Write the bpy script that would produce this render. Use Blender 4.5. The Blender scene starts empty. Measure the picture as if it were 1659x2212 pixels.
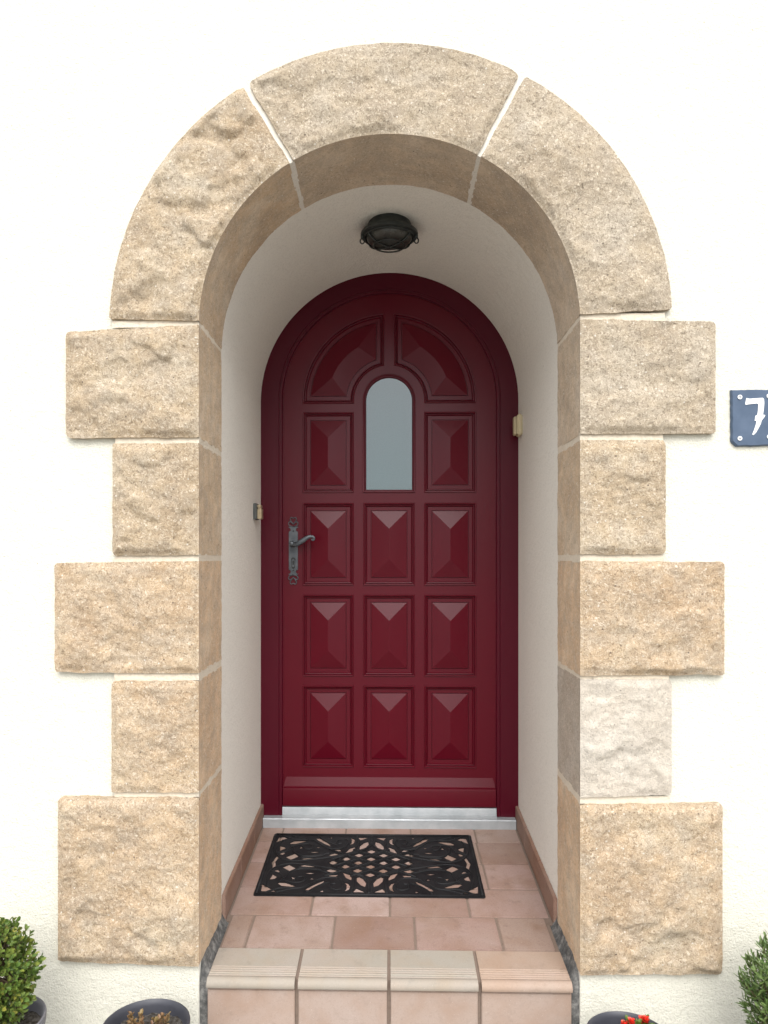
import bpy, bmesh, math, random
from mathutils import Vector, Matrix, noise
from mathutils.geometry import delaunay_2d_cdt
random.seed(7)
R = math.radians
SC = bpy.context.scene
COL = SC.collection

# ------------------------------------------------------------------ camera
F_PX, PPX, PPY, YAW = 1600.0, 807.3, 1206.0, R(1.3)
CAM = Vector((0.0, -1.96, 1.114))
cd = bpy.data.cameras.new('camera'); cam = bpy.data.objects.new('camera', cd); COL.objects.link(cam)
cam.location = CAM; cam.rotation_euler = (R(90), 0, YAW)
cd.sensor_fit = 'AUTO'; cd.sensor_width = 36.0; cd.lens = 36.0 * F_PX / 2212.0
cd.shift_x = (829.5 - PPX) / 2212.0; cd.shift_y = (PPY - 1106.0) / 2212.0
cd.clip_start = 0.05; cd.clip_end = 2000
SC.camera = cam

# ------------------------------------------------------------------ sky and sun (overcast)
SUN_EL, SUN_AZ = R(46), R(176)
w = bpy.data.worlds.new('World'); SC.world = w; w.use_nodes = True
nt = w.node_tree; nt.nodes.clear()
out = nt.nodes.new('ShaderNodeOutputWorld'); bg = nt.nodes.new('ShaderNodeBackground')
sky = nt.nodes.new('ShaderNodeTexSky'); sky.sky_type = 'NISHITA'; sky.sun_disc = False
sky.sun_elevation = SUN_EL; sky.sun_rotation = SUN_AZ; sky.air_density = 1.0; sky.dust_density = 1.3; sky.ozone_density = 1.0
hs = nt.nodes.new('ShaderNodeHueSaturation'); hs.inputs['Saturation'].default_value = 0.18
nt.links.new(sky.outputs[0], hs.inputs['Color']); tc = nt.nodes.new('ShaderNodeTexCoord'); sx = nt.nodes.new('ShaderNodeSeparateXYZ'); nt.links.new(tc.outputs['Generated'], sx.inputs[0])
mr = nt.nodes.new('ShaderNodeMapRange'); mr.inputs['From Min'].default_value = 0.0; mr.inputs['From Max'].default_value = 0.8
mr.inputs['To Min'].default_value = 0.42; mr.inputs['To Max'].default_value = 1.25; nt.links.new(sx.outputs['Z'], mr.inputs['Value'])   # overcast: dim towards the horizon
mm = nt.nodes.new('ShaderNodeVectorMath'); mm.operation = 'SCALE'; nt.links.new(hs.outputs[0], mm.inputs[0]); nt.links.new(mr.outputs[0], mm.inputs['Scale'])
nt.links.new(mm.outputs[0], bg.inputs[0])
bg.inputs[1].default_value = 0.15
nt.links.new(bg.outputs[0], out.inputs[0])
sd = bpy.data.lights.new('sun', 'SUN'); sd.energy = 0.85; sd.angle = R(50); sd.color = (1.0, 0.98, 0.95)
sun = bpy.data.objects.new('sun', sd); COL.objects.link(sun)
sdir = Vector((math.sin(SUN_AZ) * math.cos(SUN_EL), math.cos(SUN_AZ) * math.cos(SUN_EL), math.sin(SUN_EL)))
sun.rotation_euler = sdir.to_track_quat('Z', 'Y').to_euler()
SC.view_settings.view_transform = 'Standard'; SC.view_settings.look = 'None'
SC.view_settings.gamma = 1.0; SC.view_settings.use_curve_mapping = False
SC.view_settings.exposure = 1.36

# ------------------------------------------------------------------ helpers
FWD = Vector((-math.sin(YAW), math.cos(YAW), 0)); RGT = Vector((math.cos(YAW), math.sin(YAW), 0))
def ray(px, py):
    return RGT * ((px - PPX) / F_PX) + Vector((0, 0, 1)) * (-(py - PPY) / F_PX) + FWD
def P(px, py, Y):                      # where a measured line of sight meets the vertical plane at depth Y
    d = ray(px, py); return CAM + d * ((Y - CAM.y) / d.y)
FS = 0.075                             # floor rises gently towards the door
def floor_z(Y): return FS * Y
def PF(px, py):                        # ... meets the floor
    d = ray(px, py); k = (CAM.y * FS - CAM.z) / (d.z - FS * d.y); return CAM + d * k

def tag(o, label=None, cat=None, group=None, kind=None):
    for k, v in (('label', label), ('category', cat), ('group', group), ('kind', kind)):
        if v: o[k] = v
    return o
def empty(name, loc, label, cat, group=None):
    o = bpy.data.objects.new(name, None); COL.objects.link(o); o.location = loc
    o.empty_display_size = 0.1
    return tag(o, label, cat, group)
def adopt(o, parent):
    if parent:
        o.parent = parent
        m = Matrix.Identity(4); p = parent
        m = mw(parent).inverted(); o.matrix_parent_inverse = m
def mw(o):
    m = Matrix.Translation(o.location) @ o.rotation_euler.to_matrix().to_4x4()
    if o.parent: return mw(o.parent) @ o.matrix_parent_inverse @ m
    return m
def obj(name, bm, mat, parent=None, smooth=False, recalc=True, ang=None):
    if recalc: bmesh.ops.recalc_face_normals(bm, faces=bm.faces[:])
    me = bpy.data.meshes.new(name); bm.to_mesh(me); bm.free()
    if smooth:
        for p in me.polygons: p.use_smooth = True
        if ang is not None: me.set_sharp_from_angle(angle=R(ang))
    me.materials.append(mat)
    o = bpy.data.objects.new(name, me); COL.objects.link(o); adopt(o, parent)
    return o
def box(bm, x0, x1, y0, y1, z0, z1, bev=0.0, seg=2):
    r = bmesh.ops.create_cube(bm, size=1.0)
    vs = r['verts']
    for v in vs:
        v.co = Vector((x0 + (v.co.x + .5) * (x1 - x0), y0 + (v.co.y + .5) * (y1 - y0), z0 + (v.co.z + .5) * (z1 - z0)))
    if bev > 0:
        es = list({e for v in vs for e in v.link_edges})
        r = bmesh.ops.bevel(bm, geom=es, offset=bev, segments=seg, affect='EDGES', clamp_overlap=True)
        vs = list({v for f in r['faces'] for v in f.verts} | set(v for v in vs if v.is_valid))
    return vs
def tube(bm, pts, rad, n=8, flat=None):
    """swept tube; rad number or list; flat=(axis Vector, factor) squashes it"""
    pts = [Vector(p) for p in pts]; rings = []
    up = Vector((0, 0, 1)); prev = None
    for i, p in enumerate(pts):
        t = (pts[min(i + 1, len(pts) - 1)] - pts[max(i - 1, 0)]).normalized()
        if prev is None:
            a = t.cross(up)
            if a.length < 1e-3: a = t.cross(Vector((1, 0, 0)))
        else:
            a = prev - t * prev.dot(t)
        a.normalize(); b = t.cross(a); prev = a
        r = rad[i] if isinstance(rad, (list, tuple)) else rad
        ring = []
        for k in range(n):
            c = a * math.cos(2 * math.pi * k / n) * r + b * math.sin(2 * math.pi * k / n) * r
            if flat: c = c - flat[0] * c.dot(flat[0]) * (1 - flat[1])
            ring.append(bm.verts.new(p + c))
        rings.append(ring)
    for i in range(len(rings) - 1):
        for k in range(n):
            bm.faces.new((rings[i][k], rings[i][(k + 1) % n], rings[i + 1][(k + 1) % n], rings[i + 1][k]))
    bm.faces.new(rings[0][::-1]); bm.faces.new(rings[-1])
def smooth_path(pts, sub=5, closed=False):
    n = len(pts); out = []
    pts = [Vector(p) for p in pts]
    rng = range(n if closed else n - 1)
    for i in rng:
        if closed: p0, p1, p2, p3 = pts[(i - 1) % n], pts[i], pts[(i + 1) % n], pts[(i + 2) % n]
        else: p0, p1, p2, p3 = pts[max(i - 1, 0)], pts[i], pts[i + 1], pts[min(i + 2, n - 1)]
        for k in range(sub):
            t = k / sub
            out.append(0.5 * ((2 * p1) + (p2 - p0) * t + (2 * p0 - 5 * p1 + 4 * p2 - p3) * t * t + (3 * p1 - p0 - 3 * p2 + p3) * t ** 3))
    if not closed: out.append(pts[-1])
    return out
def lathe(bm, prof, c, n=48, axis='z'):
    rings = []
    for r, h in prof:
        rings.append([bm.verts.new((c[0] + r * math.cos(2 * math.pi * k / n), c[1] + r * math.sin(2 * math.pi * k / n), c[2] + h)) for k in range(n)])
    for i in range(len(rings) - 1):
        for k in range(n):
            bm.faces.new((rings[i][k], rings[i][(k + 1) % n], rings[i + 1][(k + 1) % n], rings[i + 1][k]))
    return rings
def plate_tris(outer, holes):
    """triangulate a 2-D outline with holes -> (pts, tris)"""
    pts = []; edges = []
    for loop in [outer] + holes:
        b = len(pts); m = len(loop)
        pts += [Vector((p[0], p[1])) for p in loop]
        edges += [(b + i, b + (i + 1) % m) for i in range(m)]
    vv, ee, ff, *_ = delaunay_2d_cdt(pts, edges, [], 0, 1e-7)
    def inside(p, L):
        c = False; j = len(L) - 1
        for i in range(len(L)):
            if (L[i][1] > p[1]) != (L[j][1] > p[1]) and p[0] < (L[j][0] - L[i][0]) * (p[1] - L[i][1]) / (L[j][1] - L[i][1]) + L[i][0]: c = not c
            j = i
        return c
    tr = []
    for f in ff:
        cx = sum(vv[i][0] for i in f) / len(f); cy = sum(vv[i][1] for i in f) / len(f)
        if inside((cx, cy), outer) and not any(inside((cx, cy), h) for h in holes): tr.append(f)
    return vv, tr
def plate(bm, outer, holes, to3d, d0, d1):
    """solid plate: to3d(u,v,d) maps; faces at d0 (front) and d1, walls along every loop"""
    vv, tr = plate_tris(outer, holes)
    A = [bm.verts.new(to3d(p[0], p[1], d0)) for p in vv]; B = [bm.verts.new(to3d(p[0], p[1], d1)) for p in vv]
    cnt = {}
    for f in tr:
        bm.faces.new([A[i] for i in f]); bm.faces.new([B[i] for i in reversed(f)])
        for i in range(len(f)):
            e = (f[i], f[(i + 1) % len(f)]); cnt[e] = 1
    for (a, b) in cnt:
        if (b, a) not in cnt: bm.faces.new((A[b], A[a], B[a], B[b]))
    for v in [v for v in A + B if not v.link_faces]: bm.verts.remove(v)

# ------------------------------------------------------------------ materials
def mat(name, base, rough=0.7, spec=0.5, metal=0.0):
    m = bpy.data.materials.new(name); m.use_nodes = True
    b = m.node_tree.nodes['Principled BSDF']
    b.inputs['Base Color'].default_value = (*base, 1); b.inputs['Roughness'].default_value = rough
    b.inputs['Specular IOR Level'].default_value = spec; b.inputs['Metallic'].default_value = metal
    return m, m.node_tree, b
def N(t, kind, **kw):
    n = t.nodes.new(kind)
    for k, v in kw.items():
        if k in n.inputs.keys(): n.inputs[k].default_value = v
        else: setattr(n, k, v)
    return n
def coords(t, kind='Object', scale=None):
    c = t.nodes.new('ShaderNodeTexCoord'); o = c.outputs[kind]
    if scale:
        mp = t.nodes.new('ShaderNodeMapping'); mp.inputs['Scale'].default_value = scale
        t.links.new(o, mp.inputs[0]); o = mp.outputs[0]
    return o
def noise_n(t, co, scale, detail=4, rough=0.55, dist=0.0):
    n = t.nodes.new('ShaderNodeTexNoise'); n.inputs['Scale'].default_value = scale; n.inputs['Detail'].default_value = detail
    n.inputs['Roughness'].default_value = rough; n.inputs['Distortion'].default_value = dist
    t.links.new(co, n.inputs['Vector']); return n.outputs['Fac']
def ramp(t, fac, stops):
    r = t.nodes.new('ShaderNodeValToRGB'); e = r.color_ramp.elements
    if len(stops) == 1: stops = stops * 2
    while len(e) < len(stops): e.new(0.5)
    for el, (p, c) in zip(e, stops):
        el.position = p; el.color = (*c, 1) if len(c) == 3 else c
    t.links.new(fac, r.inputs[0]); return r.outputs[0]
def mixc(t, fac, a, b, mode='MIX'):
    m = t.nodes.new('ShaderNodeMix'); m.data_type = 'RGBA'; m.blend_type = mode
    for s, v in ((m.inputs[0], fac), (m.inputs[6], a), (m.inputs[7], b)):
        if hasattr(v, 'links'): t.links.new(v, s)
        elif isinstance(v, (int, float)): s.default_value = v
        else: s.default_value = (*v, 1)
    return m.outputs[2]
def bump(t, b, fac, strength, dist, prev=None):
    n = t.nodes.new('ShaderNodeBump'); n.inputs['Strength'].default_value = strength; n.inputs['Distance'].default_value = dist
    t.links.new(fac, n.inputs['Height'])
    if prev: t.links.new(prev, n.inputs['Normal'])
    t.links.new(n.outputs[0], b.inputs['Normal']); return n.outputs[0]

def stone_mat(name, c_lo, c_mid, c_hi, pale=0.0, sawn=False):
    m, t, b = mat(name, c_mid, 0.9, 0.25)
    co = coords(t)
    big = noise_n(t, co, 4.5, 4, 0.6, 0.4); midn = noise_n(t, co, 22, 4, 0.6)
    col = ramp(t, big, [(0.3, c_lo), (0.52, c_mid), (0.72, c_hi)])
    col = mixc(t, ramp(t, midn, [(0.35, (0, 0, 0)), (0.7, (0.55, 0.55, 0.55))]), col, (0.36, 0.31, 0.25))
    fine = noise_n(t, co, 150, 3, 0.68, 1.3)
    col = mixc(t, ramp(t, fine, [(0.34, (0.8 if not sawn else 0.45,) * 3), (0.47, (0, 0, 0))]), col, [c * 0.5 for c in c_lo])
    col = mixc(t, ramp(t, fine, [(0.54, (0, 0, 0)), (0.68, (0.75, 0.75, 0.75))]), col, (0.72, 0.63, 0.50))
    v = t.nodes.new('ShaderNodeTexVoronoi'); v.inputs['Scale'].default_value = 46; t.links.new(co, v.inputs['Vector'])
    col = mixc(t, ramp(t, v.outputs['Distance'], [(0.07, (0.8, 0.8, 0.8)), (0.13, (0, 0, 0))]), col, ramp(t, v.outputs['Color'], [(0.40, (0.72, 0.68, 0.6)), (0.6, c_mid), (0.75, c_mid), (0.8, (0.08, 0.06, 0.05))]))
    if pale: col = mixc(t, pale, col, (0.62, 0.57, 0.50))
    t.links.new(col, b.inputs['Base Color'])
    n1 = bump(t, b, fine, 0.9 if not sawn else 0.65, 0.004)
    n2 = bump(t, b, noise_n(t, co, 420, 2, 0.6), 0.5, 0.0015, n1)
    return m
M = {}
for k_, a_ in (('stone', ((0.335, 0.250, 0.165), (0.43, 0.335, 0.23), (0.48, 0.41, 0.315))),
               ('stone_grey', ((0.32, 0.255, 0.185), (0.41, 0.337, 0.25), (0.46, 0.40, 0.325))),
               ('stone_warm', ((0.375, 0.265, 0.168), (0.47, 0.35, 0.233), (0.50, 0.415, 0.305))),
               ('stone_pale', ((0.46, 0.38, 0.29), (0.54, 0.47, 0.38), (0.6, 0.55, 0.47), 0.35))):
    if k_ != 'stone_pale': a_ = tuple((c[0] * 1.09, c[1] * 1.08, c[2] * 1.04) for c in a_)
    M[k_] = stone_mat('granite ' + k_, *a_)
    M[k_ + '_sawn_relit'] = stone_mat('relit sawn granite ' + k_, *[tuple(x * q_ * (1.42 if k_ != 'stone_pale' else 0.92) for x, q_ in zip(c, (1.0, .97, .97))) for c in a_[:3]], sawn=True)  # smoother sawn faces; all but pale brightened in colour to replace missing side light

def plaster_mat(name, base, grain, depth, specks=True):
    m, t, b = mat(name, base, 0.92, 0.2)
    co = coords(t)
    col = mixc(t, ramp(t, noise_n(t, co, 1.6, 4), [(0.35, (0, 0, 0)), (0.7, (0.6, 0.6, 0.6))]), base, [c * 0.95 for c in base])
    fine = noise_n(t, co, grain, 3, 0.6, 0.5)
    col = mixc(t, ramp(t, fine, [(0.3, (0.5, 0.5, 0.5)), (0.48, (0, 0, 0))]), col, [c * 0.72 for c in base])
    if specks:
        v = t.nodes.new('ShaderNodeTexVoronoi'); v.inputs['Scale'].default_value = 17; t.links.new(co, v.inputs['Vector'])
        sel = ramp(t, v.outputs['Color'], [(0.66, (0, 0, 0)), (0.70, (1, 1, 1))])
        dot = ramp(t, v.outputs['Distance'], [(0.02, (1, 1, 1)), (0.045, (0, 0, 0))])
        f = mixc(t, 1.0, sel, dot, 'MULTIPLY')
        col = mixc(t, f, col, (0.42, 0.37, 0.27))
    t.links.new(col, b.inputs['Base Color'])
    n1 = bump(t, b, fine, 0.8, depth)
    bump(t, b, noise_n(t, co, grain * 0.22, 3), 0.5, depth * 1.6, n1)
    return m
M['plaster'] = plaster_mat('white render', (0.71, 0.685, 0.585), 190, 0.0045)
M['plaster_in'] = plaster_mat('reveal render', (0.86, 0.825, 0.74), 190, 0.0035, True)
M['mortar'] = plaster_mat('grey mortar', (0.17, 0.168, 0.16), 45, 0.008, False)
m, t, b = mat('rough cement', (0.2, 0.2, 0.19), 0.95, 0.2); co = coords(t)
t.links.new(ramp(t, noise_n(t, co, 38, 5, 0.7), [(0.36, (0.07, 0.07, 0.068)), (0.5, (0.13, 0.127, 0.12)), (0.66, (0.28, 0.27, 0.25))]), b.inputs['Base Color'])
bump(t, b, noise_n(t, co, 70, 4, 0.6), 0.6, 0.005); M['mortar'] = m
M['joint'] = plaster_mat('joint mortar', (0.76, 0.71, 0.62), 160, 0.003, False)
M['joint_beige'] = plaster_mat('beige joint mortar', (0.70, 0.615, 0.49), 130, 0.004, False)

def paint_mat(name, base):
    m, t, b = mat(name, base, 0.3, 0.26)
    co = coords(t, 'Object', (97, 41, 6.5)); co2 = coords(t)
    g = noise_n(t, co, 2.2, 3, 0.6, 0.0)
    t.links.new(mixc(t, noise_n(t, co2, 2.3, 2), base, [c * 0.8 for c in base]), b.inputs['Base Color'])
    b.inputs['Roughness'].default_value = 0.32
    n1 = bump(t, b, g, 0.28, 0.0010)
    bump(t, b, noise_n(t, co2, 170, 3), 0.16, 0.0008, n1)
    return m
M['paint'] = paint_mat('burgundy paint', (0.098, 0.0008, 0.0088))
M['paint_frame'] = paint_mat('burgundy frame paint', (0.078, 0.0016, 0.0105))

m, t, b = mat('frosted glass', (0.15, 0.20, 0.21), 0.12, 0.9); co = coords(t)
t.links.new(ramp(t, noise_n(t, co, 260, 2), [(0.3, (0.055, 0.115, 0.135)), (0.7, (0.068, 0.135, 0.155))]), b.inputs['Base Color'])
bump(t, b, noise_n(t, co, 200, 2), 0.15, 0.0005); b.inputs['Coat Weight'].default_value = 0.6; b.inputs['Coat Roughness'].default_value = 0.05
M['glass'] = m
def metal_mat(name, c0, c1, rough, metal, scale=40):
    m, t, b = mat(name, c0, rough, 0.5, metal); co = coords(t)
    t.links.new(ramp(t, noise_n(t, co, scale, 4), [(0.3, c0), (0.7, c1)]), b.inputs['Base Color'])
    t.links.new(ramp(t, noise_n(t, co, scale * 0.6, 3), [(0.3, (rough * .8,) * 3), (0.7, (min(1, rough * 1.3),) * 3)]), b.inputs['Roughness'])
    bump(t, b, noise_n(t, co, scale * 5, 3), 0.2, 0.0006); return m
M['pewter'] = metal_mat('pewter', (0.07, 0.078, 0.088), (0.12, 0.13, 0.14), 0.36, 0.6)
M['iron'] = metal_mat('verdigris iron', (0.022, 0.028, 0.026), (0.045, 0.05, 0.045), 0.5, 0.3)
M['lampglass'] = metal_mat('dusty lamp glass', (0.035, 0.036, 0.032), (0.07, 0.07, 0.06), 0.3, 0.0)
M['alu'] = metal_mat('aluminium', (0.36, 0.385, 0.40), (0.48, 0.50, 0.51), 0.5, 0.4, 18)
M['brass'] = metal_mat('brass', (0.42, 0.33, 0.2), (0.55, 0.45, 0.3), 0.35, 0.5)
M['darkplastic'] = metal_mat('dark grey plastic', (0.06, 0.065, 0.06), (0.08, 0.085, 0.08), 0.5, 0.0)
M['creamplastic'] = metal_mat('yellowed plastic', (0.5, 0.42, 0.26), (0.58, 0.49, 0.31), 0.45, 0.0)
M['black'] = metal_mat('black', (0.006, 0.006, 0.006), (0.01, 0.01, 0.01), 0.5, 0.0)
m, t, b = mat('rubber', (0.016, 0.016, 0.018), 0.62, 0.28); co = coords(t)
t.links.new(ramp(t, noise_n(t, co, 14, 5), [(0.35, (0.006, 0.006, 0.007)), (0.75, (0.017, 0.017, 0.018))]), b.inputs['Base Color'])
bump(t, b, noise_n(t, co, 350, 2), 0.3, 0.0008); M['rubber'] = m
m, t, b = mat('slate', (0.05, 0.085, 0.14), 0.55, 0.5); co = coords(t)
t.links.new(ramp(t, noise_n(t, co, 16, 5), [(0.3, (0.045, 0.075, 0.125)), (0.7, (0.075, 0.11, 0.17))]), b.inputs['Base Color'])
bump(t, b, noise_n(t, co, 28, 5), 0.4, 0.002); M['slate'] = m
M['white'] = metal_mat('white enamel', (0.78, 0.78, 0.76), (0.82, 0.82, 0.80), 0.4, 0.0)

def tile_mat(name, cols, stain=(0.23, 0.135, 0.085)):
    m, t, b = mat(name, cols[0], 0.68, 0.3); co = coords(t)
    g = t.nodes.new('ShaderNodeNewGeometry')
    c = ramp(t, g.outputs['Random Per Island'], [(i / max(1, len(cols) - 1), cc) for i, cc in enumerate(cols)])
    n = noise_n(t, co, 11, 4, 0.55, 0.3)
    c = mixc(t, ramp(t, n, [(0.42, (0, 0, 0)), (0.72, (0.65, 0.65, 0.65))]), c, stain)
    c = mixc(t, ramp(t, noise_n(t, co, 4, 3), [(0.45, (0, 0, 0)), (0.75, (0.5, 0.5, 0.5))]), c, (0.38, 0.31, 0.27))
    c = mixc(t, ramp(t, noise_n(t, co, 260, 2), [(0.3, (0.35, 0.35, 0.35)), (0.5, (0, 0, 0))]), c, [x * .75 for x in cols[0]])
    c = mixc(t, ramp(t, noise_n(t, co, 420, 2), [(0.70, (0, 0, 0)), (0.74, (0.8, 0.8, 0.8))]), c, (0.55, 0.48, 0.42))
    c = mixc(t, ramp(t, noise_n(t, co, 27, 5, 0.7), [(0.56, (0, 0, 0)), (0.75, (0.45, 0.45, 0.45))]), c, [x * .6 for x in cols[0]])
    t.links.new(c, b.inputs['Base Color'])
    n1 = bump(t, b, noise_n(t, co, 30, 3), 0.25, 0.002); bump(t, b, noise_n(t, co, 300, 2), 0.2, 0.0008, n1)
    return m
M['tile'] = tile_mat('terracotta floor tile', [(0.25, 0.16, 0.125), (0.36, 0.25, 0.215), (0.27, 0.195, 0.15), (0.40, 0.295, 0.26)])
M['tile_skirt'] = tile_mat('terracotta skirting', [(0.24, 0.14, 0.10), (0.27, 0.155, 0.11)])
M['tile_riser'] = tile_mat('pale riser tile', [(0.35, 0.265, 0.215), (0.385, 0.28, 0.22), (0.36, 0.28, 0.235)], (0.30, 0.19, 0.13))
M['tile_nose'] = tile_mat('cream nosing tile', [(0.34, 0.31, 0.26), (0.31, 0.265, 0.215), (0.33, 0.28, 0.235)], (0.33, 0.26, 0.19))
M['tile_nose_pink'] = tile_mat('pink nosing tile', [(0.36, 0.265, 0.20)], (0.34, 0.22, 0.15))
M['grout'] = plaster_mat('tile grout', (0.22, 0.165, 0.13), 120, 0.001, False)
m, t, b = mat('ground', (0.3, 0.28, 0.25), 0.95, 0.2); co = coords(t)
t.links.new(mixc(t, ramp(t, noise_n(t, co, 60, 4), [(0.35, (0, 0, 0)), (0.65, (1, 1, 1))]), (0.24, 0.235, 0.22), (0.38, 0.37, 0.35)), b.inputs['Base Color'])
bump(t, b, noise_n(t, co, 80, 4), 0.7, 0.01); M['ground'] = m
M['potplastic'] = metal_mat('charcoal pot', (0.035, 0.036, 0.045), (0.055, 0.056, 0.068), 0.45, 0.0, 12)
M['potgrey'] = metal_mat('grey pot', (0.13, 0.13, 0.15), (0.17, 0.17, 0.19), 0.5, 0.0, 12)
m, t, b = mat('soil', (0.05, 0.04, 0.03), 0.95, 0.2); co = coords(t)
t.links.new(ramp(t, noise_n(t, co, 90, 4), [(0.35, (0.035, 0.028, 0.02)), (0.7, (0.12, 0.11, 0.1))]), b.inputs['Base Color'])
bump(t, b, noise_n(t, co, 90, 4), 1.0, 0.01); M['soil'] = m
def leaf_mat(name, cols, rough=0.4):
    m, t, b = mat(name, cols[0], rough, 0.45)
    g = t.nodes.new('ShaderNodeNewGeometry'); co = coords(t)
    mx = t.nodes.new('ShaderNodeMath'); mx.operation = 'MULTIPLY_ADD'; mx.inputs[1].default_value = 0.45; 
    t.links.new(g.outputs['Random Per Island'], mx.inputs[0])
    m2 = t.nodes.new('ShaderNodeMath'); m2.operation = 'MULTIPLY'; m2.inputs[1].default_value = 0.6
    t.links.new(noise_n(t, co, 12, 2), m2.inputs[0]); t.links.new(m2.outputs[0], mx.inputs[2])
    t.links.new(ramp(t, mx.outputs[0], [(0.15 + 0.75 * i / max(1, len(cols) - 1), c) for i, c in enumerate(cols)]), b.inputs['Base Color'])
    b.inputs['Subsurface Weight'].default_value = 0.0
    return m
M['box'] = leaf_mat('box leaf', [(0.06, 0.11, 0.02), (0.09, 0.15, 0.028), (0.15, 0.20, 0.035), (0.30, 0.25, 0.05)])
M['box2'] = leaf_mat('narrow leaf', [(0.05, 0.11, 0.022), (0.09, 0.15, 0.035), (0.14, 0.20, 0.06), (0.20, 0.25, 0.10)])
M['dryleaf'] = leaf_mat('dry leaf', [(0.16, 0.13, 0.04), (0.22, 0.15, 0.06), (0.20, 0.10, 0.05), (0.25, 0.22, 0.10)])
M['greenleaf'] = leaf_mat('begonia leaf', [(0.07, 0.13, 0.02), (0.13, 0.18, 0.03)])
M['petal'] = leaf_mat('red petal', [(0.62, 0.03, 0.015), (0.75, 0.05, 0.03), (0.8, 0.12, 0.06)])
M['stem'] = metal_mat('brown stem', (0.08, 0.05, 0.03), (0.14, 0.1, 0.05), 0.8, 0.0)

# ------------------------------------------------------------------ setting: ground
GZ = -0.19
bm = bmesh.new()
bmesh.ops.create_grid(bm, x_segments=60, y_segments=60, size=1.0)
for v in bm.verts:
    v.co = Vector((v.co.x * abs(v.co.x) ** 2 * 400, v.co.y * abs(v.co.y) ** 2 * 400, GZ))
tag(obj('ground', bm, M['ground']), kind='structure')

# ------------------------------------------------------------------ house wall
CX = -0.0056; HW = 0.5
ZS = P(839, 700, -0.02).z                       # springing height
RI = HW; LH = HW + 0.004                        # stone opening radius / plaster lining radius
YD = 0.94                                       # front of door frame
SD = 0.25                                       # depth of stone reveal
wall = empty('house_wall', (0, 0, GZ), 'cream white roughcast house wall pierced by the deep arched doorway', 'wall')
def opening(r, zb, n=40):
    L = [(CX - r, zb)]
    L += [(CX + r * math.cos(math.pi - math.pi * k / n), ZS + r * math.sin(math.pi * k / n)) for k in range(n + 1)]
    L += [(CX + r, zb)]
    return L
bm = bmesh.new()
o = opening(LH + 0.001, GZ - 0.05, 64)
outer = [(-5.5, GZ - 0.05)] + [(o[0][0], o[0][1])] + o[1:-1] + [(o[-1][0], o[-1][1]), (5.5, GZ - 0.05), (5.5, 4.6), (-5.5, 4.6)]
plate(bm, outer, [], lambda u, v, d: (u, d, v), 0.0, 0.06)
obj('plaster_facade', bm, M['plaster'], wall)
bm = bmesh.new()                                # lining of the reveal (jambs + soffit)
NY = 24; rings = []
for j in range(NY + 1):
    Y = 0.002 + (YD + 0.1 - 0.002) * j / NY
    ring = []
    for (x, z) in opening(LH, GZ, 56): ring.append((x, Y, z))
    rings.append(ring)
def ringverts(rings): return [[bm.verts.new(p) for p in r] for r in rings]
V = ringverts(rings)
zs = [GZ + (ZS - GZ) * k / 24 for k in range(25)]
for j in range(NY):
    for k in range(len(V[0]) - 1): bm.faces.new((V[j][k], V[j][k + 1], V[j + 1][k + 1], V[j + 1][k]))
# outer skin so that no light leaks through
W2 = [[bm.verts.new((CX + (x - CX) * 1.14, Y, z + (0.07 if z >= ZS else 0))) for (x, z) in opening(LH, GZ, 56)] for Y in (0.002, YD + 0.1)]
for k in range(len(W2[0]) - 1):
    bm.faces.new((W2[0][k], W2[0][k + 1], W2[1][k + 1], W2[1][k]))
    bm.faces.new((V[0][k], V[0][k + 1], W2[0][k + 1], W2[0][k])); bm.faces.new((V[-1][k], V[-1][k + 1], W2[1][k + 1], W2[1][k]))
obj('plaster_reveal', bm, M['plaster_in'], wall, smooth=True, ang=40)

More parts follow.
